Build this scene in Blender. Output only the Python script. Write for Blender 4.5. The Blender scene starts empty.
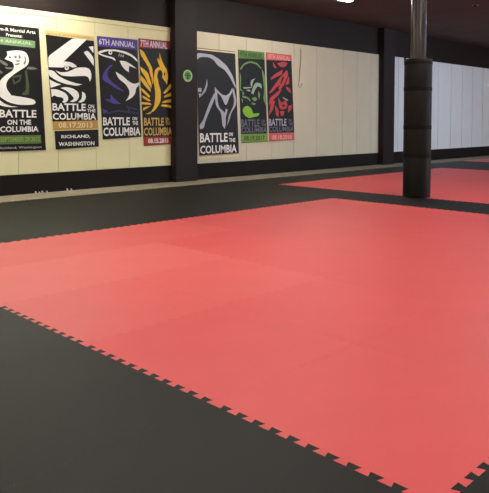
import bpy, bmesh, math, random
from mathutils import Vector
from mathutils.geometry import tessellate_polygon
random.seed(4)
scene = bpy.context.scene
C = scene.collection

# ------------------------------------------------------------------ helpers
def lin(c):
    return tuple(((v/255)/12.92 if v/255 <= .04045 else ((v/255+.055)/1.055)**2.4) for v in c) + (1,)

def mat(name, rgb, rough=.6, spec=.3, metal=0, noise=0, nscale=6, bump=0, bscale=200, vary=0, emit=None, power=0):
    m = bpy.data.materials.new(name); m.use_nodes = True
    nt = m.node_tree; b = nt.nodes['Principled BSDF']
    col = lin(rgb)
    b.inputs['Base Color'].default_value = col
    b.inputs['Roughness'].default_value = rough
    b.inputs['Metallic'].default_value = metal
    b.inputs['Specular IOR Level'].default_value = spec
    src = None
    tc = nt.nodes.new('ShaderNodeTexCoord')
    if noise:
        n = nt.nodes.new('ShaderNodeTexNoise'); n.inputs['Scale'].default_value = nscale; n.inputs['Detail'].default_value = 5
        nt.links.new(tc.outputs['Object'], n.inputs['Vector'])
        r = nt.nodes.new('ShaderNodeMapRange'); r.inputs['From Min'].default_value = .3; r.inputs['From Max'].default_value = .7
        r.inputs['To Min'].default_value = 1-noise; r.inputs['To Max'].default_value = 1+noise
        nt.links.new(n.outputs['Fac'], r.inputs['Value']); src = r.outputs['Result']
    if vary:
        oi = nt.nodes.new('ShaderNodeObjectInfo')
        r2 = nt.nodes.new('ShaderNodeMapRange'); r2.inputs['To Min'].default_value = 1-vary; r2.inputs['To Max'].default_value = 1+vary
        nt.links.new(oi.outputs['Random'], r2.inputs['Value'])
        if src is None: src = r2.outputs['Result']
        else:
            mu = nt.nodes.new('ShaderNodeMath'); mu.operation = 'MULTIPLY'
            nt.links.new(src, mu.inputs[0]); nt.links.new(r2.outputs['Result'], mu.inputs[1]); src = mu.outputs[0]
    if src is not None:
        hs = nt.nodes.new('ShaderNodeHueSaturation'); hs.inputs['Color'].default_value = col
        nt.links.new(src, hs.inputs['Value']); nt.links.new(hs.outputs['Color'], b.inputs['Base Color'])
    if bump:
        n2 = nt.nodes.new('ShaderNodeTexNoise'); n2.inputs['Scale'].default_value = bscale; n2.inputs['Detail'].default_value = 2
        nt.links.new(tc.outputs['Object'], n2.inputs['Vector'])
        bp = nt.nodes.new('ShaderNodeBump'); bp.inputs['Strength'].default_value = bump; bp.inputs['Distance'].default_value = .002
        nt.links.new(n2.outputs['Fac'], bp.inputs['Height']); nt.links.new(bp.outputs['Normal'], b.inputs['Normal'])
    if emit:
        b.inputs['Emission Color'].default_value = tuple(emit)+(1,)
        b.inputs['Emission Strength'].default_value = power
    return m

def link(name, me, m=None, parent=None):
    o = bpy.data.objects.new(name, me); C.objects.link(o)
    if m is not None:
        me.materials.clear(); me.materials.append(m)
    if parent: o.parent = parent
    return o

def obj(name, bm, m=None, parent=None, smooth=False):
    me = bpy.data.meshes.new(name)
    bmesh.ops.recalc_face_normals(bm, faces=bm.faces)
    if smooth:
        for f in bm.faces: f.smooth = True
    bm.to_mesh(me); bm.free()
    o = link(name, me, m, parent)
    if smooth: me.set_sharp_from_angle(angle=math.radians(35))
    return o

def tag(o, label=None, cat=None, group=None, kind=None):
    if label: o['label'] = label
    if cat: o['category'] = cat
    if group: o['group'] = group
    if kind: o['kind'] = kind
    return o

def empty(name, loc=(0, 0, 0)):
    o = bpy.data.objects.new(name, None); o.empty_display_size = .1
    o.location = loc; C.objects.link(o); return o

def copy_tree(o, parent=None):
    c = o.copy(); C.objects.link(c)
    if parent: c.parent = parent
    for ch in list(o.children): copy_tree(ch, c)
    return c

def box(bm, x0, x1, y0, y1, z0, z1, bevel=0):
    b = bmesh.new()
    v = [b.verts.new((x, y, z)) for x in (x0, x1) for y in (y0, y1) for z in (z0, z1)]
    for f in ((0,1,3,2),(4,6,7,5),(0,4,5,1),(2,3,7,6),(0,2,6,4),(1,5,7,3)): b.faces.new([v[i] for i in f])
    if bevel: bmesh.ops.bevel(b, geom=b.edges[:], offset=bevel, segments=2, affect='EDGES')
    merge(bm, b)

def merge(bm, b):
    b.normal_update(); me = bpy.data.meshes.new('tmp'); b.to_mesh(me); b.free(); bm.from_mesh(me); bpy.data.meshes.remove(me)

def lathe(bm, prof, n=32, cx=0, cy=0, square=0):
    rings = []
    for r, z in prof:
        ring = []
        for k in range(n):
            a = 2*math.pi*(k+.5)/n
            c, s = math.cos(a), math.sin(a)
            rr = r
            if square: rr = r*(1 + square*(1/(abs(c)**6+abs(s)**6)**(1/6)-1))
            ring.append(bm.verts.new((cx+rr*c, cy+rr*s, z)))
        rings.append(ring)
    for a, b in zip(rings, rings[1:]):
        for k in range(n): bm.faces.new((a[k], a[(k+1) % n], b[(k+1) % n], b[k]))
    bm.faces.new(rings[0][::-1]); bm.faces.new(rings[-1])

def tube(bm, pts, r, n=8):
    rings = []
    for i, p in enumerate(pts):
        p = Vector(p); d = (Vector(pts[min(i+1, len(pts)-1)])-Vector(pts[max(i-1, 0)])).normalized()
        a = d.cross(Vector((0, 1, 0)) if abs(d.y) < .9 else Vector((1, 0, 0))).normalized(); b = d.cross(a)
        rings.append([bm.verts.new(p+r*(a*math.cos(6.28318*k/n)+b*math.sin(6.28318*k/n))) for k in range(n)])
    for a, b in zip(rings, rings[1:]):
        for k in range(n): bm.faces.new((a[k], a[(k+1) % n], b[(k+1) % n], b[k]))
    bm.faces.new(rings[0][::-1]); bm.faces.new(rings[-1])

# ------------------------------------------------------------------ dimensions
WY = 9.92            # face of the long far wall
CEIL = 3.65
FLOOR = -.025        # slab under the mats (mat tops are z = 0)
X0, X1, Y0 = -2.6, 25.2, -4.6
PANEL_LO, PANEL_HI = .297, 2.94

# ------------------------------------------------------------------ materials
M_black = mat('black_wall_paint', (35, 26, 23), .55, .18, noise=.08, nscale=3)
M_pillar = mat('black_pillar_paint', (36, 27, 26), .55, .2, noise=.06, nscale=3)
M_base = mat('black_base_paint', (26, 19, 18), .65, .18)
M_cream = mat('cream_wall_paint', (233, 226, 182), .7, .2, noise=.02, nscale=2)
M_cream2 = mat('pale_cream_wall_paint', (212, 203, 178), .7, .2, noise=.02, nscale=2)
M_white = mat('white_panel_paint', (222, 223, 222), .6, .25, noise=.02, nscale=2)
M_ceil = mat('dark_ceiling_paint', (92, 77, 74), .8, .15, noise=.12, nscale=1.5)
M_floor = mat('bare_concrete', (150, 140, 120), .8, .2, noise=.15, nscale=5)
M_red = mat('red_foam_mat', (214, 82, 83), .5, .35, noise=.025, nscale=3, bump=.12, bscale=900, vary=.025)
M_pale = mat('pale_red_foam_mat', (220, 100, 98), .5, .35, noise=.025, nscale=3, bump=.12, bscale=900, vary=.01)
M_mid = mat('mid_red_foam_mat', (217, 92, 91), .5, .35, noise=.025, nscale=3, bump=.12, bscale=900, vary=.01)
M_blk = mat('black_foam_mat', (23, 22, 19), .55, .2, noise=.1, nscale=2.5, bump=.12, bscale=900, vary=.06)
M_pad = mat('black_vinyl_pad', (27, 26, 24), .55, .2, noise=.08, nscale=5)
M_strap = mat('black_webbing', (22, 21, 20), .8, .2)
M_pipe = mat('gloss_black_pipe', (58, 50, 47), .28, .6, metal=.5)
M_metal = mat('white_enamel', (210, 208, 200), .5, .3)

# ------------------------------------------------------------------ the room
def struct(name, bm, m): return tag(obj(name, bm, m), kind='structure')
bm = bmesh.new(); box(bm, X0, X1, Y0, WY+.2, FLOOR-.15, FLOOR); struct('floor', bm, M_floor)
bm = bmesh.new(); box(bm, X0-.2, X1+.2, Y0-.2, WY+.2, CEIL, CEIL+.15)
struct('ceiling', bm, M_ceil)
bm = bmesh.new(); box(bm, X0-.2, X1+.2, WY+.02, WY+.2, FLOOR, CEIL); struct('wall_far', bm, M_black)
bm = bmesh.new(); box(bm, X0-.2, X0, Y0, WY+.02, FLOOR, CEIL); struct('wall_left', bm, M_cream2)
bm = bmesh.new(); box(bm, X1, X1+.2, Y0, WY+.02, FLOOR, CEIL); struct('wall_right', bm, M_cream2)
WX0, WX1, WZ0, WZ1 = 15.5, 22.5, .25, 2.5        # shop window in the near wall, daylight behind it
bm = bmesh.new()
box(bm, X0-.2, WX0, Y0-.2, Y0, FLOOR, CEIL); box(bm, WX1, X1+.2, Y0-.2, Y0, FLOOR, CEIL)
box(bm, WX0, WX1, Y0-.2, Y0, FLOOR, WZ0); box(bm, WX0, WX1, Y0-.2, Y0, WZ1, CEIL)
struct('wall_near', bm, M_cream2)
bm = bmesh.new(); box(bm, WX0, WX1, Y0-.12, Y0-.1, WZ0, WZ1)
struct('window_1', bm, mat('daylit_glass', (200, 210, 220), .2, .5, emit=(.88, .93, 1), power=6.5))
bm = bmesh.new()
for k in range(5):
    x = WX0+(WX1-WX0-.06)*k/4; box(bm, x, x+.06, Y0-.1, Y0-.03, WZ0, WZ1, .004)
for z in (WZ0, WZ1-.06): box(bm, WX0, WX1, Y0-.1, Y0-.03, z, z+.06, .004)
struct('window_frame', bm, M_base)

# panelled bays: boards separated by fine grooves
def bay(name, x0, x1, seams, m, rail, gap=.004):
    bm = bmesh.new()
    top = PANEL_HI
    if rail:                                       # flat batten along the head of the boards
        box(bm, x0, x1, WY-.008, WY+.02, PANEL_HI-.075, PANEL_HI, .002); top = PANEL_HI-.08
    xs = [x0]+[s for s in seams if x0 < s < x1]+[x1]
    for a, b in zip(xs, xs[1:]): box(bm, a+gap, b-gap, WY, WY+.016, PANEL_LO, top, .002)
    box(bm, x0, x1, WY+.0155, WY+.02, PANEL_LO, top)
    struct(name, bm, m)
P1, P2 = (7.83, 8.38), (14.94, 15.48)
bay('trim_1', X0, P1[0], [4.74-.7*k for k in range(10, 0, -1)]+[4.74, 5.44, 6.17, 6.86], M_cream, True)
bay('trim_2', P1[1], P2[0], [9.1, 9.9, 10.7, 11.45, 12.28, 13.33, 13.93, 14.57], M_cream2, False, .0035)
bay('trim_3', P2[1], X1, [15.9, 16.6, 17.4, 18.15, 18.95, 19.69, 20.4, 21.15, 21.9, 22.65, 23.4, 24.2], M_white, False, .009)
bm = bmesh.new(); box(bm, X0, X1, WY-.02, WY+.02, FLOOR, PANEL_LO, .003); struct('baseboard_far', bm, M_base)
for (a, b) in (P1, P2):
    bm = bmesh.new(); box(bm, a, b, WY-.15, WY+.02, FLOOR, CEIL, .006); struct('wall_pillar', bm, M_pillar)

# ------------------------------------------------------------------ interlocking foam mats
GX, GY, DEP, NT = 1.719, .915, .03, 11
def teeth():
    p = []
    for k in range(NT):
        c = .06+.088*k
        p += [(c-.017, 0), (c-.027, DEP), (c+.027, DEP), (c+.017, 0)]
    return p
def tile_mesh(name, m):
    t = teeth(); out = [(0, 0)]+[(a, b) for a, b in t]+[(1, 0)]+[(1+b, a) for a, b in t]+[(1, 1)]
    out += [(a, 1+b) for a, b in reversed(t)]+[(0, 1)]+[(b, a) for a, b in reversed(t)]
    g, n = .0003, len(out)                      # half the joint between two tiles
    ins = []
    for k in range(n):                          # mitred inset of the jigsaw outline
        p, q, r = (Vector(out[(k+d) % n]) for d in (-1, 0, 1))
        e1, e2 = (q-p).normalized(), (r-q).normalized()
        n1, n2 = Vector((-e1.y, e1.x)), Vector((-e2.y, e2.x))
        ins.append(q+(n1+n2)*(g/(1+n1.dot(n2))))
    bm = bmesh.new()
    f = bm.faces.new([bm.verts.new((v.x, v.y, -.0245)) for v in ins])
    ex = bmesh.ops.extrude_face_region(bm, geom=[f])
    for v in ex['geom']:
        if isinstance(v, bmesh.types.BMVert): v.co.z = 0
    bmesh.ops.recalc_face_normals(bm, faces=bm.faces)
    me = bpy.data.meshes.new(name); bm.to_mesh(me); bm.free(); me.materials.append(m); return me
RED, BLK = tile_mesh('red_tile', M_red), tile_mesh('black_tile', M_blk)
PALE, MID = tile_mesh('pale_tile', M_pale), tile_mesh('mid_tile', M_mid)

def mesh_for(i, j):                             # some tiles of the large red mat get one of two paler reds
    if i < 2 and j == 3: return PALE
    if (i < 2 and j in (2, 4)) or (j == 4 and i == 2): return MID
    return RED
def lay(root, me, cells, i0, j0):
    for i, j in cells:
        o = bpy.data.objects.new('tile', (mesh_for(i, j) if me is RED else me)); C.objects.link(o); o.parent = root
        o.location = (i-i0, j-j0, 0)
fields = [(0, 6, 0, 5, 'large coral red foam mat filling the foreground, its toothed edge against black mat'),
          (7, 13, 2, 7, 'red foam mat patch behind the padded column, beyond the black strip'),
          (16, 22, 3, 8, 'small pink red mat wedge at the far right edge by the wall')]
used = set()
for (a, b, c, d, lab) in fields:
    r = tag(empty('foam_mat', (GX+a, GY+c, 0)), lab, 'mat', 'red training mats')
    cells = [(i, j) for i in range(a, b) for j in range(c, d)]
    used |= set(cells); lay(r, RED, cells, a, c)
r = tag(empty('foam_mat', (GX, GY, 0)), 'black foam matting that surrounds the red mats and runs along the wall strip', 'mat')
CAMA = math.radians(45.03)
def seen(i, j):
    best = 9
    for u in (0, .5, 1):
        for v in (0, .5, 1):
            x, y = GX+i+u, GY+j+v
            f = x*math.cos(CAMA)+y*math.sin(CAMA); s = x*math.sin(CAMA)-y*math.cos(CAMA)
            if f > .9: best = min(best, abs(s)/f)
    return best < .40
grid = [(i, j) for i in range(-4, 23) for j in range(-5, 8)]
black = [c for c in grid if c not in used]
near = sorted([c for c in black if seen(*c)], key=lambda c: (GX+c[0]+.5)**2+(GY+c[1]+.5)**2)[:100]
lay(r, BLK, near, 0, 0)
rest = [c for c in black if c not in near]
bm = bmesh.new()
tmp = bmesh.new(); tmp.from_mesh(BLK)
for i, j in rest:
    t2 = tmp.copy(); bmesh.ops.translate(t2, vec=(i, j, 0), verts=t2.verts); merge(bm, t2)
tmp.free()
o = obj('tile_field', bm, M_blk, r); o['kind'] = 'stuff'

# ------------------------------------------------------------------ padded column
CX, CY = 8.81, 5.155
root = tag(empty('padded_column', (CX, CY, 0)), 'round steel column wrapped in black crash padding, standing by the rear red mat', 'column')
bm = bmesh.new(); lathe(bm, [(.113, .0), (.113, CEIL)], 32); obj('steel_pipe', bm, M_pipe, root, True)
zs = [.001, .625, 1.056, 1.631, 2.085]
for a, b in zip(zs, zs[1:]):
    bm = bmesh.new()
    lathe(bm, [(.19, a+.001), (.204, a+.004), (.206, a+.012), (.206, b-.012), (.204, b-.004), (.19, b-.001)], 48, square=.0)
    obj('foam_pad', bm, M_pad, root, True)
for z in zs[1:-1]:
    bm = bmesh.new(); lathe(bm, [(.2, z-.028), (.2095, z-.028), (.2095, z+.028), (.2, z+.028)], 48); obj('strap', bm, M_strap, root, True)
bm = bmesh.new(); lathe(bm, [(.2, 2.0), (.2095, 2.0), (.2095, 2.045), (.2, 2.045)], 48); obj('strap', bm, M_strap, root, True)
for ang in (-48, 132):                      # upright lugs where the wrap closes
    a = math.radians(ang); bm = bmesh.new()
    box(bm, -.012, .012, -.02, .02, 2.0, 2.14, .003)
    o = obj('closure_tab', bm, M_pad, root); o.location = (.2*math.cos(a), .2*math.sin(a), 0); o.rotation_euler.z = a

# ------------------------------------------------------------------ banners on the far wall
COL = dict(white=(238, 236, 232), black=(15, 14, 13), dark=(17, 15, 15), ink=(16, 18, 20), slate=(25, 24, 27), moss=(72, 84, 58), moss_light=(118, 146, 106), ash=(118, 116, 108),
  mint=(176, 200, 158), leaf_dark=(98, 124, 66), leaf_pale=(146, 166, 96), silver=(186, 184, 180), cream_cloth=(226, 214, 172), gold_pale=(216, 190, 126), gold_dim=(176, 142, 78), gold_band=(196, 152, 74),
  violet=(78, 66, 150), violet_dim=(52, 48, 84), lilac=(214, 204, 226), gold=(232, 182, 48), gold_text=(206, 168, 92), brick=(156, 46, 38), steel=(172, 172, 184), maroon=(120, 62, 60), maroon_pale=(168, 136, 112),
  sage=(112, 148, 84), pale_sage=(156, 172, 150), lime=(132, 186, 52), grass=(98, 134, 66), grass_light=(120, 158, 62), grass_dark=(52, 84, 34), dusk=(104, 104, 122), coral=(184, 66, 70), rose=(204, 98, 95), pink=(240, 164, 160))
INK = {k: mat('print_'+k, v, .55, .3) for k, v in COL.items()}
BANNERS = [
{'key': 'cobra', 'label': 'leftmost tall black banner with a white cobra and green bands, cut by the frame', 'sheet': [(4.263, 2.658), (5.123, 2.655), (5.212, 0.675), (4.307, 0.672)], 'ground': 'black', 'bands': [('header_band', 'moss_light', [(4.267, 2.467), (5.052, 2.443), (5.05, 2.332), (4.264, 2.346)]), ('date_band', 'leaf_dark', [(4.297, 0.923), (5.126, 0.925), (5.129, 0.786), (4.294, 0.787)])], 'emblem': [('white', [(4.572, 2.238), (4.66, 2.26), (4.759, 2.273), (4.851, 2.267), (4.901, 2.237), (4.927, 2.191), (4.943, 2.109), (4.907, 2.034), (4.793, 1.964), (4.674, 1.883), (4.581, 1.799), (4.55, 1.718), (4.57, 1.639), (4.634, 1.562), (4.452, 1.526), (4.453, 1.603), (4.439, 1.712), (4.457, 1.785), (4.557, 1.877), (4.667, 1.947), (4.693, 2.021), (4.662, 2.083), (4.611, 2.097), (4.537, 2.123), (4.589, 2.183)]), ('white', [(4.436, 1.541), (4.453, 1.603), (4.517, 1.59), (4.622, 1.557), (4.729, 1.546), (4.841, 1.531), (4.947, 1.515), (5.021, 1.494), (5.048, 1.452), (5.023, 1.428), (4.975, 1.414), (4.843, 1.408), (4.73, 1.414), (4.595, 1.443), (4.515, 1.488)]), ('white', [(4.419, 1.494), (4.466, 1.464), (4.53, 1.418), (4.627, 1.389), (4.742, 1.375), (4.61, 1.368), (4.497, 1.383), (4.417, 1.408)]), ('moss', [(4.862, 1.959), (4.905, 1.978), (4.919, 1.843), (4.939, 1.699), (4.931, 1.571), (4.821, 1.564), (4.817, 1.604), (4.875, 1.625), (4.885, 1.809)]), ('moss', [(4.652, 1.854), (4.81, 1.893), (4.792, 1.781), (4.683, 1.729), (4.652, 1.814), (4.676, 1.823), (4.7, 1.764), (4.767, 1.804), (4.78, 1.855), (4.66, 1.83)]), ('ash', [(4.463, 2.108), (4.527, 2.081), (4.588, 2.043), (4.582, 2.011), (4.51, 2.033), (4.463, 2.069)]), ('ash', [(4.538, 1.996), (4.671, 1.996), (4.668, 1.968), (4.557, 1.966)]), ('ash', [(4.46, 1.945), (4.507, 1.909), (4.483, 1.884), (4.459, 1.898)]), ('ash', [(4.919, 2.023), (5.008, 2.027), (5.09, 1.998), (4.981, 1.977), (4.896, 1.985)]), ('ash', [(4.858, 2.21), (4.891, 2.16), (4.893, 2.097), (4.862, 2.047), (4.842, 2.07), (4.873, 2.111), (4.868, 2.159)]), ('dark', [(4.606, 2.167), (4.642, 2.162), (4.633, 2.138), (4.606, 2.147)]), ('ash', [(4.691, 2.17), (4.725, 2.191), (4.741, 2.158), (4.714, 2.139)]), ('ash', [(4.763, 2.191), (4.794, 2.198), (4.807, 2.148), (4.773, 2.141)]), ('ash', [(4.72, 2.112), (4.796, 2.119), (4.779, 2.097), (4.733, 2.089)]), ('ash', [(4.702, 2.053), (4.789, 2.074), (4.772, 2.048), (4.715, 2.03)])], 'texts': [('presenter_lettering', [('m-R Martial Arts', 'white', 4.464, 2.557, 5.058, 2.609)]), ('presents_lettering', [('Presents:', 'white', 4.567, 2.475, 4.831, 2.526)]), ('header_lettering', [('4TH ANNUAL', 'mint', 4.311, 2.377, 4.998, 2.424)]), ('title_lettering', [('BATTLE', 'white', 4.437, 1.208, 5.053, 1.331), ('ON THE', 'white', 4.559, 1.092, 4.958, 1.173), ('COLUMBIA', 'white', 4.441, 0.977, 5.083, 1.068)]), ('date_lettering', [('SEPTEMBER 29 2012', 'leaf_pale', 4.442, 0.821, 5.106, 0.899)]), ('place_lettering', [('Richland, Washington', 'silver', 4.427, 0.702, 5.133, 0.746)])]},
{'key': 'eagle', 'label': 'black banner with a white eagle head and gold date band, second from the left', 'sheet': [(5.216, 2.653), (6.148, 2.617), (6.222, 0.696), (5.386, 0.67)], 'ground': 'cream_cloth', 'bands': [('printed_panel', 'dark', [(5.237, 2.566), (6.143, 2.539), (6.202, 1.165), (5.338, 1.143)]), ('place_panel', 'dark', [(5.371, 0.986), (6.21, 1.006), (6.216, 0.704), (5.388, 0.676)]), ('header_band', 'gold_pale', [(5.224, 2.649), (6.14, 2.611), (6.143, 2.539), (5.228, 2.567)]), ('date_band', 'gold_band', [(5.341, 1.143), (6.2, 1.167), (6.206, 1.016), (5.35, 0.997)])], 'emblem': [('white', [(5.275, 2.213), (5.733, 2.551), (5.999, 2.552), (5.559, 2.149), (5.685, 2.148), (5.769, 2.111), (5.805, 2.075), (5.719, 2.051), (5.663, 2.08), (5.579, 2.081), (5.557, 2.046), (5.282, 2.039)]), ('white', [(5.656, 2.048), (5.651, 2.031), (5.639, 2.017), (5.623, 2.009), (5.604, 2.008), (5.587, 2.014), (5.576, 2.027), (5.572, 2.043), (5.576, 2.059), (5.588, 2.073), (5.605, 2.081), (5.624, 2.082), (5.64, 2.076), (5.652, 2.064)]), ('dark', [(5.631, 2.05), (5.629, 2.043), (5.624, 2.038), (5.617, 2.034), (5.61, 2.034), (5.603, 2.037), (5.599, 2.042), (5.597, 2.048), (5.599, 2.055), (5.604, 2.06), (5.61, 2.063), (5.618, 2.064), (5.624, 2.061), (5.629, 2.056)]), ('white', [(5.403, 1.988), (5.503, 1.963), (5.64, 1.98), (5.803, 2.062), (5.993, 2.073), (6.06, 2.039), (6.083, 1.962), (6.082, 1.898), (6.05, 1.833), (6.027, 1.906), (5.967, 1.929), (5.662, 1.903), (5.503, 1.912)]), ('white', [(5.278, 1.991), (5.37, 1.986), (5.457, 1.899), (5.615, 1.835), (5.799, 1.791), (5.905, 1.781), (5.799, 1.75), (5.591, 1.772), (5.412, 1.826), (5.28, 1.901)]), ('white', [(5.292, 1.838), (5.386, 1.795), (5.502, 1.761), (5.311, 1.701)]), ('white', [(5.317, 1.677), (5.426, 1.68), (5.575, 1.627), (5.635, 1.56), (5.621, 1.482), (5.551, 1.455), (5.519, 1.47), (5.552, 1.509), (5.52, 1.548), (5.424, 1.555), (5.372, 1.582), (5.329, 1.543)]), ('white', [(5.491, 1.702), (5.577, 1.725), (5.708, 1.71), (5.818, 1.654), (5.843, 1.576), (5.804, 1.505), (5.715, 1.468), (5.665, 1.483), (5.738, 1.524), (5.732, 1.553), (5.652, 1.629), (5.576, 1.676)]), ('white', [(5.896, 1.657), (5.952, 1.629), (5.974, 1.559), (5.928, 1.488), (5.86, 1.463), (5.819, 1.476), (5.883, 1.527), (5.895, 1.587)]), ('white', [(5.938, 2.327), (6.011, 2.371), (6.132, 2.254), (6.134, 2.108), (6.064, 2.182)]), ('white', [(6.034, 2.43), (6.13, 2.448), (6.128, 2.331)])], 'texts': [('header_lettering', [('5TH ANNUAL', 'gold_dim', 5.262, 2.573, 6.085, 2.592)]), ('title_lettering', [('BATTLE', 'white', 5.337, 1.325, 5.964, 1.449), ('ON', 'white', 6.008, 1.372, 6.128, 1.44), ('THE', 'white', 5.988, 1.305, 6.153, 1.362), ('COLUMBIA', 'white', 5.34, 1.172, 6.166, 1.289)]), ('date_lettering', [('08.17.2013', 'cream_cloth', 5.443, 1.036, 6.094, 1.13)]), ('place_lettering', [('RICHLAND,', 'white', 5.492, 0.853, 6.045, 0.917)]), ('state_lettering', [('WASHINGTON', 'white', 5.44, 0.731, 6.125, 0.8)])]},
{'key': 'hawk', 'label': 'black banner with a white and purple hawk under a violet header', 'sheet': [(6.204, 2.631), (7.051, 2.642), (7.131, 0.861), (6.301, 0.827)], 'ground': 'dark', 'bands': [('header_band', 'violet', [(6.21, 2.633), (7.046, 2.639), (7.044, 2.457), (6.222, 2.456)])], 'emblem': [('white', [(6.218, 2.364), (6.367, 2.411), (6.579, 2.428), (6.796, 2.408), (6.951, 2.355), (7.052, 2.278), (7.052, 2.237), (6.929, 2.322), (6.774, 2.37), (6.579, 2.397), (6.388, 2.383), (6.225, 2.317)]), ('white', [(6.222, 2.343), (6.366, 2.308), (6.556, 2.278), (6.583, 2.229), (6.562, 2.227), (6.547, 2.248), (6.534, 2.233), (6.517, 2.257), (6.366, 2.279), (6.227, 2.315)]), ('white', [(6.512, 2.365), (6.508, 2.35), (6.497, 2.337), (6.481, 2.329), (6.463, 2.328), (6.447, 2.333), (6.436, 2.344), (6.432, 2.359), (6.436, 2.374), (6.447, 2.387), (6.463, 2.395), (6.481, 2.396), (6.497, 2.391), (6.509, 2.379)]), ('dark', [(6.493, 2.367), (6.492, 2.361), (6.487, 2.355), (6.48, 2.352), (6.472, 2.351), (6.466, 2.354), (6.461, 2.358), (6.459, 2.365), (6.461, 2.371), (6.466, 2.376), (6.473, 2.38), (6.48, 2.38), (6.487, 2.378), (6.492, 2.373)]), ('silver', [(6.634, 2.308), (6.66, 2.365), (6.673, 2.362), (6.649, 2.306)]), ('silver', [(6.681, 2.304), (6.697, 2.355), (6.712, 2.352), (6.699, 2.302)]), ('silver', [(6.725, 2.3), (6.734, 2.345), (6.756, 2.343), (6.747, 2.298)]), ('white', [(6.663, 2.234), (6.794, 2.233), (6.905, 2.185), (7.034, 2.113), (6.949, 2.132), (6.871, 2.155), (6.859, 2.099), (6.863, 2.04), (6.792, 2.068), (6.716, 2.137)]), ('white', [(6.576, 2.031), (6.66, 1.996), (6.744, 1.955), (6.856, 1.869), (6.98, 1.826), (7.101, 1.872), (7.093, 1.822), (7.013, 1.753), (7.0, 1.659), (6.931, 1.582), (6.787, 1.514), (6.853, 1.598), (6.877, 1.674), (6.844, 1.756), (6.769, 1.836), (6.658, 1.896), (6.606, 1.966)]), ('violet', [(6.469, 2.149), (6.516, 2.147), (6.415, 2.047), (6.399, 1.956), (6.476, 1.861), (6.614, 1.775), (6.766, 1.68), (6.592, 1.729), (6.423, 1.822), (6.308, 1.873), (6.303, 1.942), (6.363, 2.053)]), ('violet', [(6.463, 1.628), (6.509, 1.59), (6.611, 1.505), (6.687, 1.462), (6.525, 1.457), (6.335, 1.54), (6.466, 1.538)]), ('violet', [(6.295, 1.377), (6.416, 1.325), (6.311, 1.282)]), ('violet_dim', [(6.353, 1.288), (6.609, 1.355), (7.076, 1.308), (7.071, 1.281), (6.609, 1.322), (6.374, 1.265)]), ('violet_dim', [(6.785, 1.431), (7.009, 1.388), (7.077, 1.351), (6.873, 1.376), (6.861, 1.302), (6.832, 1.302), (6.84, 1.385)])], 'texts': [('header_lettering', [('6TH ANNUAL', 'lilac', 6.24, 2.489, 6.988, 2.594)]), ('title_lettering', [('BATTLE', 'white', 6.305, 1.075, 6.872, 1.219), ('ON', 'white', 6.927, 1.166, 7.031, 1.227), ('THE', 'white', 6.926, 1.08, 7.053, 1.15), ('COLUMBIA', 'white', 6.308, 0.885, 7.103, 1.039)])]},
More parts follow.
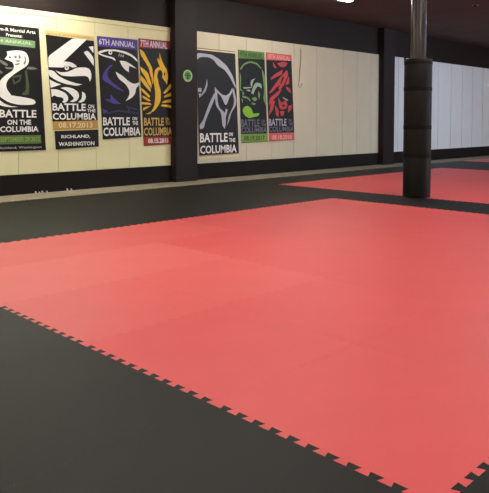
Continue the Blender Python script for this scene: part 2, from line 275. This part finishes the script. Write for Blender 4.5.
{'key': 'phoenix', 'label': 'black banner with a golden phoenix and red bands, hung against the broad dark pillar', 'sheet': [(7.08, 2.671), (7.806, 2.678), (7.894, 0.708), (7.183, 0.688)], 'ground': 'dark', 'bands': [('header_band', 'brick', [(7.086, 2.661), (7.796, 2.671), (7.805, 2.527), (7.096, 2.5)]), ('date_band', 'brick', [(7.19, 0.856), (7.88, 0.863), (7.886, 0.71), (7.188, 0.692)])], 'emblem': [('gold', [(7.105, 2.473), (7.192, 2.441), (7.288, 2.289), (7.385, 2.152), (7.403, 1.978), (7.344, 1.975), (7.316, 2.132), (7.209, 2.268), (7.123, 2.373)]), ('gold', [(7.108, 2.159), (7.208, 2.11), (7.285, 2.05), (7.324, 1.956), (7.372, 1.831), (7.362, 1.766), (7.283, 1.859), (7.226, 1.969), (7.13, 2.074)]), ('gold', [(7.558, 2.444), (7.588, 2.357), (7.648, 2.232), (7.729, 2.139), (7.759, 2.026), (7.759, 1.977), (7.731, 1.845), (7.686, 1.908), (7.609, 1.986), (7.636, 2.052), (7.586, 2.131), (7.525, 2.103), (7.493, 1.982), (7.513, 1.965), (7.533, 1.853), (7.582, 1.725), (7.581, 1.546), (7.529, 1.448), (7.407, 1.325), (7.354, 1.329), (7.428, 1.43), (7.45, 1.592), (7.451, 1.721), (7.413, 1.912), (7.428, 2.026), (7.455, 2.123), (7.525, 2.168), (7.566, 2.178), (7.496, 2.319), (7.523, 2.34), (7.557, 2.291)]), ('gold', [(7.091, 2.015), (7.206, 1.934), (7.351, 1.749), (7.341, 1.697), (7.224, 1.792), (7.109, 1.914)]), ('gold', [(7.341, 2.068), (7.394, 2.071), (7.413, 1.911), (7.392, 1.83), (7.354, 1.989)]), ('gold', [(7.117, 1.772), (7.204, 1.727), (7.336, 1.62), (7.31, 1.584), (7.136, 1.709)]), ('gold', [(7.154, 1.628), (7.242, 1.596), (7.344, 1.54), (7.31, 1.512), (7.164, 1.58)]), ('gold', [(7.134, 1.506), (7.339, 1.492), (7.363, 1.457), (7.143, 1.459)]), ('gold', [(7.181, 1.412), (7.343, 1.431), (7.161, 1.342)]), ('gold', [(7.229, 1.283), (7.377, 1.339), (7.337, 1.284)]), ('gold', [(7.639, 1.69), (7.821, 1.88), (7.847, 1.799), (7.674, 1.667)]), ('gold', [(7.653, 1.601), (7.684, 1.646), (7.851, 1.712), (7.85, 1.631)]), ('gold', [(7.611, 1.494), (7.642, 1.538), (7.85, 1.579), (7.849, 1.515)]), ('gold', [(7.586, 1.436), (7.6, 1.471), (7.828, 1.46), (7.869, 1.362), (7.807, 1.41)]), ('dark', [(7.657, 2.07), (7.687, 2.08), (7.691, 2.023), (7.666, 2.005)])], 'texts': [('header_lettering', [('7TH ANNUAL', 'lilac', 7.121, 2.522, 7.746, 2.648)]), ('title_lettering', [('BATTLE', 'gold_text', 7.185, 1.066, 7.648, 1.215), ('ON', 'gold_text', 7.69, 1.154, 7.775, 1.221), ('THE', 'gold_text', 7.69, 1.077, 7.804, 1.144), ('COLUMBIA', 'gold_text', 7.185, 0.878, 7.847, 1.032)]), ('date_lettering', [('08.15.2015', 'white', 7.275, 0.736, 7.755, 0.827)])]},
{'key': 'wolf', 'label': 'widest banner, grey wolf outline on black, just right of the broad dark pillar', 'sheet': [(8.474, 2.615), (9.539, 2.615), (9.66, 0.409), (8.547, 0.39)], 'ground': 'cream_cloth', 'bands': [('printed_panel', 'slate', [(8.476, 2.572), (9.545, 2.571), (9.654, 0.469), (8.539, 0.455)]), ('border_stripe', 'maroon', [(8.474, 2.613), (9.539, 2.613), (9.539, 2.598), (8.474, 2.597)]), ('footer_stripe', 'maroon_pale', [(8.544, 0.45), (9.657, 0.464), (9.657, 0.447), (8.544, 0.434)])], 'emblem': [('steel', [(8.463, 2.482), (8.549, 2.513), (8.646, 2.509), (8.891, 2.502), (9.092, 2.423), (9.298, 2.305), (9.455, 2.124), (9.561, 1.899), (9.577, 1.827), (9.518, 1.89), (9.402, 2.057), (9.246, 2.211), (9.041, 2.293), (8.941, 2.398), (8.792, 2.447), (8.558, 2.431), (8.51, 2.377), (8.472, 2.388)]), ('steel', [(8.751, 2.007), (8.77, 1.88), (8.701, 1.73), (8.569, 1.635), (8.652, 1.754), (8.716, 1.859)]), ('steel', [(8.949, 1.73), (8.989, 1.664), (8.862, 1.438), (8.738, 1.215), (8.688, 1.104), (8.663, 1.012), (8.566, 0.987), (8.542, 1.068), (8.639, 1.16), (8.738, 1.363), (8.813, 1.512)]), ('steel', [(8.964, 1.85), (9.024, 1.796), (9.09, 1.75), (9.167, 1.7), (9.271, 1.68), (9.375, 1.732), (9.46, 1.857), (9.476, 1.774), (9.391, 1.683), (9.296, 1.491), (9.244, 1.49), (9.167, 1.632), (9.09, 1.705), (9.029, 1.733), (9.039, 1.554), (9.089, 1.423), (9.182, 1.368), (9.244, 1.323), (9.27, 1.414), (9.327, 1.389), (9.264, 1.217), (9.274, 1.103), (9.243, 0.989), (9.171, 1.058), (9.156, 1.217), (9.13, 1.337), (8.998, 1.459), (8.968, 1.627)]), ('steel', [(9.465, 1.762), (9.502, 1.851), (9.582, 1.585), (9.561, 1.48), (9.427, 1.325), (9.374, 1.179), (9.306, 1.057), (9.348, 1.255), (9.497, 1.487), (9.513, 1.602)]), ('steel', [(8.512, 1.811), (8.604, 1.815), (8.603, 1.738), (8.512, 1.735)]), ('steel', [(8.526, 1.703), (8.603, 1.705), (8.554, 1.609)])], 'texts': [('title_lettering', [('BATTLE', 'white', 8.556, 0.722, 9.319, 0.908), ('ON', 'white', 9.353, 0.836, 9.469, 0.914), ('THE', 'white', 9.361, 0.714, 9.542, 0.795), ('COLUMBIA', 'white', 8.56, 0.49, 9.583, 0.658)])]},
{'key': 'beast', 'label': 'black banner with a hairy green beast and green bands, between the wolf and red banners', 'sheet': [(9.627, 2.663), (10.437, 2.663), (10.551, 0.699), (9.729, 0.68)], 'ground': 'ink', 'bands': [('header_band', 'grass', [(9.633, 2.66), (10.434, 2.667), (10.444, 2.51), (9.653, 2.482)]), ('date_band', 'grass_light', [(9.72, 0.877), (10.534, 0.877), (10.544, 0.705), (9.729, 0.693)])], 'emblem': [('sage', [(9.676, 2.252), (9.783, 2.375), (9.982, 2.444), (10.206, 2.424), (10.351, 2.304), (10.31, 2.302), (10.185, 2.389), (9.982, 2.41), (9.81, 2.349), (9.716, 2.24)]), ('sage', [(10.351, 2.29), (10.414, 2.236), (10.478, 2.065), (10.492, 1.484), (10.394, 1.657), (10.436, 1.803), (10.394, 2.061)]), ('sage', [(9.676, 2.196), (9.723, 2.087), (9.707, 1.835), (9.77, 1.79), (9.676, 1.8)]), ('pale_sage', [(10.022, 2.045), (10.153, 2.079), (10.071, 2.004), (10.051, 1.898), (9.994, 1.93)]), ('pale_sage', [(9.77, 1.871), (10.051, 1.895), (10.043, 1.872), (9.802, 1.841)]), ('pale_sage', [(10.083, 1.905), (10.165, 1.994), (10.339, 1.978), (10.356, 1.867), (10.227, 1.925), (10.133, 1.821), (10.092, 1.729), (10.023, 1.761)]), ('sage', [(10.035, 1.648), (10.166, 1.685), (10.215, 1.623), (10.125, 1.573)]), ('sage', [(9.743, 1.702), (9.95, 1.637), (9.762, 1.649)]), ('sage', [(9.723, 1.64), (9.782, 1.613), (9.754, 1.528)]), ('sage', [(9.802, 1.684), (9.818, 1.698), (9.962, 1.646), (10.01, 1.59), (9.978, 1.584), (9.922, 1.622)]), ('pale_sage', [(9.862, 1.818), (9.962, 1.838), (10.01, 1.8), (9.954, 1.787)]), ('sage', [(10.248, 1.811), (10.311, 1.735), (10.273, 1.625), (10.232, 1.71)]), ('sage', [(9.762, 1.795), (9.81, 1.754), (9.794, 1.703), (9.747, 1.738)]), ('sage', [(10.035, 1.557), (10.166, 1.536), (10.125, 1.501), (10.043, 1.517)]), ('lime', [(9.754, 1.374), (9.794, 1.45), (9.914, 1.489), (10.035, 1.426), (10.076, 1.312), (10.278, 1.328), (10.249, 1.264), (10.064, 1.235), (9.962, 1.214), (9.822, 1.27)])], 'texts': [('header_lettering', [('9TH ANNUAL', 'grass_dark', 9.686, 2.51, 10.386, 2.633)]), ('title_lettering', [('BATTLE', 'dusk', 9.712, 1.033, 10.284, 1.192), ('ON', 'dusk', 10.341, 1.12, 10.459, 1.186), ('THE', 'dusk', 10.341, 1.04, 10.498, 1.106), ('COLUMBIA', 'dusk', 9.72, 0.901, 10.518, 1.022)]), ('date_lettering', [('08.19.2017', 'grass_dark', 9.805, 0.73, 10.447, 0.834)])]},
{'key': 'red', 'label': 'black banner with a red horned figure and red bands, rightmost of the hanging banners', 'sheet': [(10.488, 2.669), (11.339, 2.666), (11.462, 0.718), (10.597, 0.7)], 'ground': 'ink', 'bands': [('header_band', 'rose', [(10.498, 2.665), (11.332, 2.67), (11.343, 2.534), (10.505, 2.503)]), ('date_band', 'rose', [(10.586, 0.888), (11.45, 0.891), (11.458, 0.723), (10.593, 0.709)])], 'emblem': [('coral', [(10.712, 2.471), (10.786, 2.402), (10.844, 2.347), (10.769, 2.337), (10.726, 2.384)]), ('coral', [(10.843, 2.45), (10.975, 2.479), (11.096, 2.505), (11.209, 2.473), (11.132, 2.388), (10.989, 2.37), (10.909, 2.41)]), ('coral', [(10.649, 2.125), (10.822, 2.228), (11.043, 2.314), (11.008, 2.208), (10.822, 2.14), (10.649, 2.067)]), ('coral', [(11.187, 2.322), (11.233, 2.219), (11.089, 1.973), (10.934, 1.848), (10.867, 1.935), (10.65, 1.774), (10.576, 1.772), (10.823, 2.022), (11.008, 2.184)]), ('coral', [(10.607, 1.662), (10.867, 1.817), (11.009, 1.881), (10.921, 1.753), (10.693, 1.605), (10.586, 1.509)]), ('coral', [(11.256, 2.197), (11.28, 2.011), (11.125, 1.969)]), ('coral', [(10.89, 1.699), (11.01, 1.553), (11.145, 1.646), (11.218, 1.527), (11.16, 1.429), (10.957, 1.412), (10.904, 1.551)]), ('coral', [(10.65, 1.604), (10.789, 1.608), (10.716, 1.4), (10.578, 1.275), (10.62, 1.428)]), ('coral', [(10.781, 1.519), (10.913, 1.402), (10.9, 1.247), (10.816, 1.283)]), ('coral', [(10.958, 1.382), (11.101, 1.384), (11.07, 1.263), (10.971, 1.278)]), ('coral', [(11.227, 1.497), (11.351, 1.529), (11.352, 1.432), (11.228, 1.34)]), ('ink', [(11.044, 2.18), (11.089, 2.146), (10.991, 1.984), (10.955, 1.998)]), ('ink', [(10.911, 1.966), (10.946, 1.95), (10.78, 1.784), (10.745, 1.795)]), ('ink', [(11.002, 1.508), (11.091, 1.539), (11.127, 1.501), (11.047, 1.476)]), ('coral', [(11.135, 1.945), (11.294, 1.906), (11.336, 1.802), (11.272, 1.812), (11.18, 1.872)]), ('pale_sage', [(11.046, 1.703), (11.236, 1.633), (11.204, 1.614), (11.046, 1.673)])], 'texts': [('header_lettering', [('10TH ANNUAL', 'pink', 10.547, 2.53, 11.297, 2.645)]), ('title_lettering', [('BATTLE', 'steel', 10.579, 1.048, 11.176, 1.206), ('ON', 'dusk', 11.238, 1.137, 11.353, 1.206), ('THE', 'dusk', 11.239, 1.054, 11.396, 1.123), ('COLUMBIA', 'dusk', 10.586, 0.91, 11.428, 1.035)]), ('date_lettering', [('08.18.2018', 'pink', 10.689, 0.732, 11.352, 0.841)])]}]

def poly(bm, pts, y, mi=0):
    vs = [bm.verts.new((x, y, z)) for x, z in pts]
    for t in tessellate_polygon([[Vector((x, z, 0)) for x, z in pts]]):
        bm.faces.new([vs[k] for k in t]).material_index = mi

def rounded(pts, times=2):
    """soften the corners of a drawn shape but keep its sharp tips"""
    for _ in range(times):
        out = []
        n = len(pts)
        for k in range(n):
            p, q, r = (Vector(pts[(k+d) % n]) for d in (-1, 0, 1))
            e1, e2 = q-p, r-q
            if e1.length < 1e-4 or e2.length < 1e-4 or e1.angle(e2) > 1.5: out.append(tuple(q))
            else: out += [tuple(q-e1*min(.22, .03/e1.length)), tuple(q+e2*min(.22, .03/e2.length))]
        pts = out
    return pts

def face_room(bm):
    bm.normal_update()
    for f in bm.faces:
        if f.normal.y > 0: f.normal_flip()

def flat(name, polys, y, ox, oz, parent):
    """printed areas: polys = [(ink, [(x, z)...])], later ones over earlier ones"""
    bm = bmesh.new(); cols = []
    for n, (c, pts) in enumerate(polys):
        if c not in cols: cols.append(c)
        poly(bm, [(x-ox, z-oz) for x, z in pts], y-n*.00012, cols.index(c))
    face_room(bm)
    me = bpy.data.meshes.new(name); bm.to_mesh(me); bm.free()
    for c in cols: me.materials.append(INK[c])
    return link(name, me, None, parent)

def text_polys(s, x0, z0, x1, z1):
    cu = bpy.data.curves.new('t', 'FONT'); cu.body = s; cu.resolution_u = 2; cu.offset = .026 if s.upper() == s else .015
    o = bpy.data.objects.new('t', cu); C.objects.link(o)
    dg = bpy.context.evaluated_depsgraph_get(); me = o.evaluated_get(dg).to_mesh()
    vs = [v.co.copy() for v in me.vertices]; fs = [list(p.vertices) for p in me.polygons]
    o.evaluated_get(dg).to_mesh_clear(); bpy.data.objects.remove(o); bpy.data.curves.remove(cu)
    ax, bx = min(v.x for v in vs), max(v.x for v in vs); ay, by = min(v.y for v in vs), max(v.y for v in vs)
    return [(x0+(v.x-ax)/(bx-ax)*(x1-x0), z0+(v.y-ay)/(by-ay)*(z1-z0)) for v in vs], fs

def lettering(name, items, y, ox, oz, parent):
    bm = bmesh.new(); cols = []
    for (s, c, x0, z0, x1, z1) in items:
        if c not in cols: cols.append(c)
        vs, fs = text_polys(s, x0, z0, x1, z1)
        bv = [bm.verts.new((x-ox, y, z-oz)) for x, z in vs]
        for f in fs:
            try: bm.faces.new([bv[i] for i in f]).material_index = cols.index(c)
            except ValueError: pass
    face_room(bm)
    me = bpy.data.meshes.new(name); bm.to_mesh(me); bm.free()
    for c in cols: me.materials.append(INK[c])
    return link(name, me, None, parent)

for B in BANNERS:
    s = B['sheet']; ox = sum(p[0] for p in s)/4; oz = min(p[1] for p in s)
    root = tag(empty('event_banner', (ox, WY-.012, oz)), B['label'], 'banner', 'tournament banners on the far wall')
    bm = bmesh.new()
    f = bm.faces.new([bm.verts.new((x-ox, .0, z-oz)) for x, z in s])
    ex = bmesh.ops.extrude_face_region(bm, geom=[f])
    for v in ex['geom']:
        if isinstance(v, bmesh.types.BMVert): v.co.y = .002
    obj('sheet', bm, INK[B['ground']], root)
    for k, (n, c, pts) in enumerate(B['bands']): flat(n, [(c, pts)], -.0006-.0003*k, ox, oz, root)
    flat('emblem', [(c, rounded(p)) for c, p in B['emblem']], -.0022, ox, oz, root)
    for n, items in B['texts']: lettering(n, items, -.0048, ox, oz, root)

# ------------------------------------------------------------------ small things on the wall and ceiling
root = tag(empty('round_sign', (8.13, WY-.15, 2.03)), 'small round green sign on the broad dark pillar', 'sign')
bm = bmesh.new(); lathe(bm, [(.118, 0), (.118, .006)], 32)
o = obj('disc', bm, mat('sign_green', (104, 158, 78), .5, .3), root); o.rotation_euler.x = math.pi/2
bm = bmesh.new()
for k in range(32):
    a, b = 6.28318*k/32, 6.28318*(k+1)/32
    bm.faces.new([bm.verts.new((r_*math.cos(t), -.0066, r_*math.sin(t))) for r_, t in ((.112, a), (.09, a), (.09, b), (.112, b))])
obj('rim', bm, INK['mint'], root)
bm = bmesh.new()
for pts in ([(-.062, -.006), (.066, -.014), (.066, .016), (-.062, .024)], [(-.016, -.07), (.018, -.07), (.014, .062), (-.012, .062)], [(-.05, .034), (-.03, .05), (.05, .042), (.04, .03)], [(-.04, -.05), (.045, -.052), (.04, -.036), (-.035, -.034)]):
    poly(bm, pts, -.0070)
face_room(bm); obj('symbol', bm, INK['grass_dark'], root)

root = tag(empty('hanging_cord', (11.646, WY-.01, 1.97)), 'thin cord with a small hook hanging on the cream wall right of the banners', 'cord')
bm = bmesh.new(); tube(bm, [(.032, 0, .86), (.03, -.004, .6), (.0, -.006, .45), (-.02, -.006, .25), (-.035, -.006, .09)], .008); obj('line', bm, mat('grey_cord', (120, 112, 100), .7), root, True)
bm = bmesh.new(); tube(bm, [(-.035, -.008, .1), (-.06, -.012, .06), (-.05, -.016, .0), (0, -.02, -.03), (.05, -.02, .0), (.06, -.018, .05), (.02, -.018, .05)], .014); obj('hook', bm, INK['silver'], root, True)
bm = bmesh.new(); box(bm, .018, .046, -.008, .009, .85, .88, .002); obj('nail_plate', bm, INK['silver'], root)

root = tag(empty('ceiling_ring', (13.46, 6.52, CEIL)), 'small dark ring fitting on the ceiling at the upper right', 'ceiling fitting')
bm = bmesh.new(); lathe(bm, [(.03, -.01), (.07, -.012), (.075, -.004), (.075, 0)], 24); obj('flange', bm, mat('ring_metal', (128, 96, 96), .4, .4), root, True)
bm = bmesh.new(); lathe(bm, [(.02, -.035), (.034, -.03), (.034, -.008)], 16); obj('nozzle', bm, M_strap, root, True)

def scrap(x, y, w, h, label, group):
    bm = bmesh.new(); box(bm, -w/2, w/2, -.012, .012, 0, h, .004)
    for v in bm.verts: v.co.x += .15*v.co.z*math.sin(x*37); v.co.y += .4*v.co.z
    o = obj('paper_scrap', bm, INK['silver']); o.location = (x, y, FLOOR); tag(o, label, 'scrap', group)
for x, h in ((4.93, .05), (4.99, .04), (5.05, .05), (5.12, .045)):
    scrap(x, 9.72, .022, h, 'one of four tiny pale scraps on the bare floor strip under the cobra banner', 'scraps under the cobra banner')
for x, h in ((5.54, .045), (5.61, .04)):
    scrap(x, 9.8, .022, h, 'one of two tiny pale scraps on the bare floor strip under the eagle banner', 'scraps under the eagle banner')

# ------------------------------------------------------------------ ceiling strip lights
WARM, NEUT, COOL = (1, .97, .86), (1, .95, .87), (.55, .73, 1)
def lamp(x, y, label, colour, power):
    root = tag(empty('ceiling_light', (x, y, CEIL)), label, 'ceiling light', 'ceiling strip lights')
    bm = bmesh.new(); box(bm, -1.22, 1.22, -.07, .07, -.045, 0, .006); obj('housing', bm, M_metal, root)
    bm = bmesh.new(); box(bm, -1.2, 1.2, -.06, .06, -.085, -.0455, .012)
    obj('diffuser', bm, mat('lamp_diffuser', (235, 235, 230), .5, .2, emit=colour, power=power), root)
    for s in (-1, 1):
        bm = bmesh.new(); box(bm, s*1.2, s*1.22, -.066, .066, -.088, -.0455, .003); obj('end_cap', bm, M_metal, root)
PW = 40
lamp(9.66, 7.92, 'white strip light on the dark ceiling, cut by the top edge', NEUT, PW*.75)
lamp(4.4, 9.15, 'strip light on the ceiling close to the wall above the cobra banner', WARM, PW*1.05)
lamp(-.4, 8.7, 'strip light on the ceiling at the left end of the far wall', WARM, PW)
lamp(3.4, 4.2, 'strip light on the ceiling over the left edge of the large red mat', NEUT, PW*1.2)
lamp(8.9, 3.6, 'strip light on the ceiling just in front of the padded column', NEUT, PW*.8)
lamp(1.0, .2, 'strip light on the ceiling over the black mat in the foreground', NEUT, PW)
lamp(6.0, -.2, 'strip light on the ceiling over the near right of the large red mat', NEUT, PW)
lamp(17.8, 5.6, 'cool strip light on the ceiling over the far end of the rear red mat', COOL, PW*1.0)
lamp(15.2, 4.2, 'cool strip light on the ceiling right of the rear red mat', COOL, PW*1.0)

w = bpy.data.worlds.new('world'); scene.world = w; w.use_nodes = True
w.node_tree.nodes['Background'].inputs['Color'].default_value = (.5, .5, .5, 1)
w.node_tree.nodes['Background'].inputs['Strength'].default_value = .02

# ------------------------------------------------------------------ camera
cam = bpy.data.cameras.new('camera'); co = bpy.data.objects.new('camera', cam); C.objects.link(co)
co.location = (0, 0, 1.145)
co.rotation_euler = (math.radians(90-2.95), 0, math.radians(45.03-90))
cam.sensor_fit = 'HORIZONTAL'; cam.sensor_width = 36; cam.lens = 649.1/489*36; cam.shift_x = -2.5/489; cam.shift_y = -91.6/489; cam.clip_start = .05
scene.camera = co
vs = scene.view_settings
vs.view_transform = 'Standard'; vs.look = 'None'; vs.gamma = 1; vs.use_curve_mapping = False; vs.exposure = 1.0
